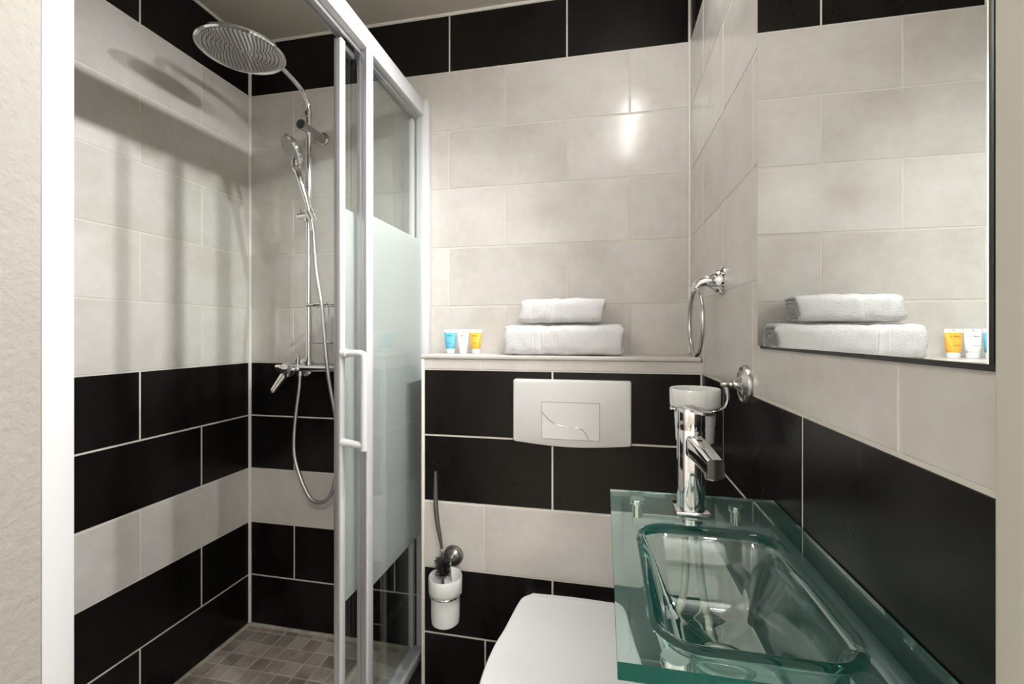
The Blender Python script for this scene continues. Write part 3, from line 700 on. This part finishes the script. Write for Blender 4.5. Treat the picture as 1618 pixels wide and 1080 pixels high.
def nrm(x, y):
    h = .001; return Vector(((depth(x+h, y)-depth(x-h, y))/(2*h), (depth(x, y+h)-depth(x, y-h))/(2*h), 1)).normalized()
for y in ys:
    for x in xs: vs.append((x, y, GZ-depth(x, y)))
for y in ys:
    for x in xs:
        n_ = nrm(x, y); vs.append((x-n_.x*GT*.9, y-n_.y*GT*.9, GZ-depth(x, y)-n_.z*GT))
N_ = nxs*nys
for j in range(nys-1):
    for i in range(nxs-1):
        a = j*nxs+i; fs.append((a, a+1, a+nxs+1, a+nxs)); fs.append((N_+a, N_+a+nxs, N_+a+nxs+1, N_+a+1))
for i in range(nxs-1):
    fs.append((i, N_+i, N_+i+1, i+1)); a = (nys-1)*nxs+i; fs.append((a, a+1, N_+a+1, N_+a))
for j in range(nys-1):
    a = j*nxs; fs.append((a, a+nxs, N_+a+nxs, N_+a)); a += nxs-1; fs.append((a, N_+a, N_+a+nxs, a+nxs))
slab = MB().add(vs, fs).build('glass_slab', 'basin', gb, ang=50)
slab.data.materials.append(M['basin_edge'])
for p_ in slab.data.polygons:
    if abs(p_.normal.z) < .2 and (p_.center.x < GX0+.004 or p_.center.x > GX1-.004 or p_.center.y < GY0+.004 or p_.center.y > GY1-.004): p_.material_index = 1
DC = Vector((1.436, -.92, 0)); dz = GZ-depth(DC.x, DC.y)
dr = MB().lathe([(.0155, .0006), (.019, .0025), (.026, .0028), (.0305, .0008), (.0305, .0), (.0155, .0)], (DC.x, DC.y, dz), n=40, cap=False).build('drain_ring', 'chrome', gb)
MB().lathe([(0, .0002), (.0155, .0002), (.0155, .0009), (0, .0009)], (DC.x, DC.y, dz), n=32).build('dark_drain_disc', 'rubber', dr)  # dark disc paints the shade of the drain opening, the glass is closed
uz = GZ-GT
for px, py in ((GX0+.043, GY1-.022), (GX1-.06, GY1-.022), (GX0+.048, GY0+.026), (GX1-.06, GY0+.026)):
    MB().lathe([(0, -.0005), (.011, -.0005), (.012, -.003), (.012, -.008), (.008, -.0095), (.008, -.028), (0, -.028)], (px, py, uz), n=28).build('bolt', 'chrome', gb)
MB().rbox(GX0+.035, W-.001, GY1-.029, GY1-.015, uz-.042, uz-.028, .002).rbox(W-.016, W-.001, GY0+.02, GY1-.029, uz-.042, uz-.028, .002).rbox(GX0+.035, W-.016, GY0+.019, GY0+.033, uz-.042, uz-.028, .002).build('bracket', 'grey_alu', gb)
settle(gb)
# trap and supply pipes below
tp = empty('basin_trap', (DC.x, DC.y, .55), 'chrome bottle trap under the glass bowl', 'pipe')
zt = dz-GT-.002
MB().lathe([(.028, 0), (.028, -.006), (.016, -.012), (.016, -.09)], (DC.x, DC.y, zt), n=28).build('tailpiece', 'chrome', tp)
MB().lathe([(.0, -.19), (.025, -.185), (.028, -.175), (.028, -.10), (.018, -.085), (0, -.085)], (DC.x, DC.y, zt), n=32).build('bottle', 'chrome', tp)
MB().cyl((DC.x+.02, DC.y, zt-.12), (W-.0005, DC.y, zt-.12), .0145).lathe([(0, 0), (.03, 0), (.03, .004), (.016, .012)], (W-.0005, DC.y, zt-.12), (-1, 0, 0), 28).build('outlet', 'chrome', tp)
settle(tp)

# ------------------------------------------------------------------ faucet
FX, FY = 1.434, -.753
fc = empty('basin_faucet', (FX, FY, GZ), 'tall chrome single-lever basin faucet on the glass slab', 'faucet')
MB().rbox(FX-.0235, FX+.0235, FY-.0235, FY+.0235, GZ+.0003, GZ+.006, .0022).build('base_plate', 'chrome', fc)
MB().lathe([(.0198, .006), (.0195, .05), (.0195, .118), (.0188, .1195), (.0188, .1205), (.0195, .122), (.0195, .146), (.0185, .15), (.0, .151)], (FX, FY, GZ), n=48).build('body', 'chrome', fc)
sp = Vector((.012, -.1, 0)).normalized(); sdv = Vector((-sp.y, sp.x, 0))
def obox(o, L_, w0, h0, w1, h1, drop, r=.25):
    vs = []; fs = []; nseg = 8; n4 = 20
    for i in range(nseg+1):
        t = i/nseg; w = w0+(w1-w0)*t; h = h0+(h1-h0)*t; c = o+sp*(L_*t)+Vector((0, 0, -drop*t*t))
        for k in range(n4):
            a = 2*math.pi*k/n4+.0001; ca, sa = math.cos(a), math.sin(a); e = 2/5.
            vs.append(c+sdv*(math.copysign(abs(ca)**e, ca)*w)+Vector((0, 0, math.copysign(abs(sa)**e, sa)*h)))
    for i in range(nseg):
        for k in range(n4): l = (k+1) % n4; fs.append((i*n4+k, i*n4+l, (i+1)*n4+l, (i+1)*n4+k))
    fs.append(tuple(range(n4))[::-1]); fs.append(tuple(nseg*n4+k for k in range(n4)))
    return vs, fs
spm = MB().add(*obox(Vector((FX, FY, .948)), .098, .0125, .017, .0105, .0125, .008)).build('spout', 'chrome', fc)
so = Vector((FX, FY, .94))+sp*.083
MB().lathe([(0, -.0165), (.008, -.0165), (.009, -.014), (.009, -.004)], so, n=20).build('aerator', 'dull_chrome', spm)
MB().add(*obox(Vector((FX, FY, GZ+.150))-sp*.012, .085, .0085, .0028, .0075, .0022, -.004)).build('lever', 'chrome', fc)
MB().lathe([(.007, 0), (.007, .012)], Vector((FX, FY, GZ+.139)), n=16).build('lever_neck', 'chrome', fc)
MB().lathe([(.012, 0), (.016, 0), (.016, -.01), (.009, -.012), (.009, -.03)], Vector((FX, FY, uz-.0003)), n=24).build('mounting_nut', 'dull_chrome', fc)
settle(fc)
for i, (p, lab) in enumerate(((((FX-.008, FY, uz-.025), (FX-.011, FY-.005, .74), (FX-.03, FY-.01, .62), (FX-.02, FY+.02, .55), (FX+.06, FY+.03, .56), (W-.045, FY+.03, .56)), 'left braided supply hose hanging below the faucet'),
                              (((FX+.008, FY, uz-.025), (FX+.014, FY-.005, .74), (FX+.035, FY-.015, .62), (FX+.06, FY-.01, .565), (W-.045, FY-.03, .56)), 'right braided supply hose hanging below the faucet'))):
    h = empty('supply_hose', p[-1], lab, 'hose')
    MB().tube(spline(p, 10), .0055, 12).build('braided_tube', 'pipe', h)
    e = Vector(p[-1])
    MB().cyl(e, (W-.0005, e.y, e.z), .009).lathe([(0, 0), (.022, 0), (.022, .003), (.012, .008)], (W-.0005, e.y, e.z), (-1, 0, 0), 24).lathe([(.011, 0), (.013, .012), (0, .013)], (W-.03, e.y, e.z), (0, -1, 0), 16).build('angle_valve', 'chrome', h)
    settle(h)
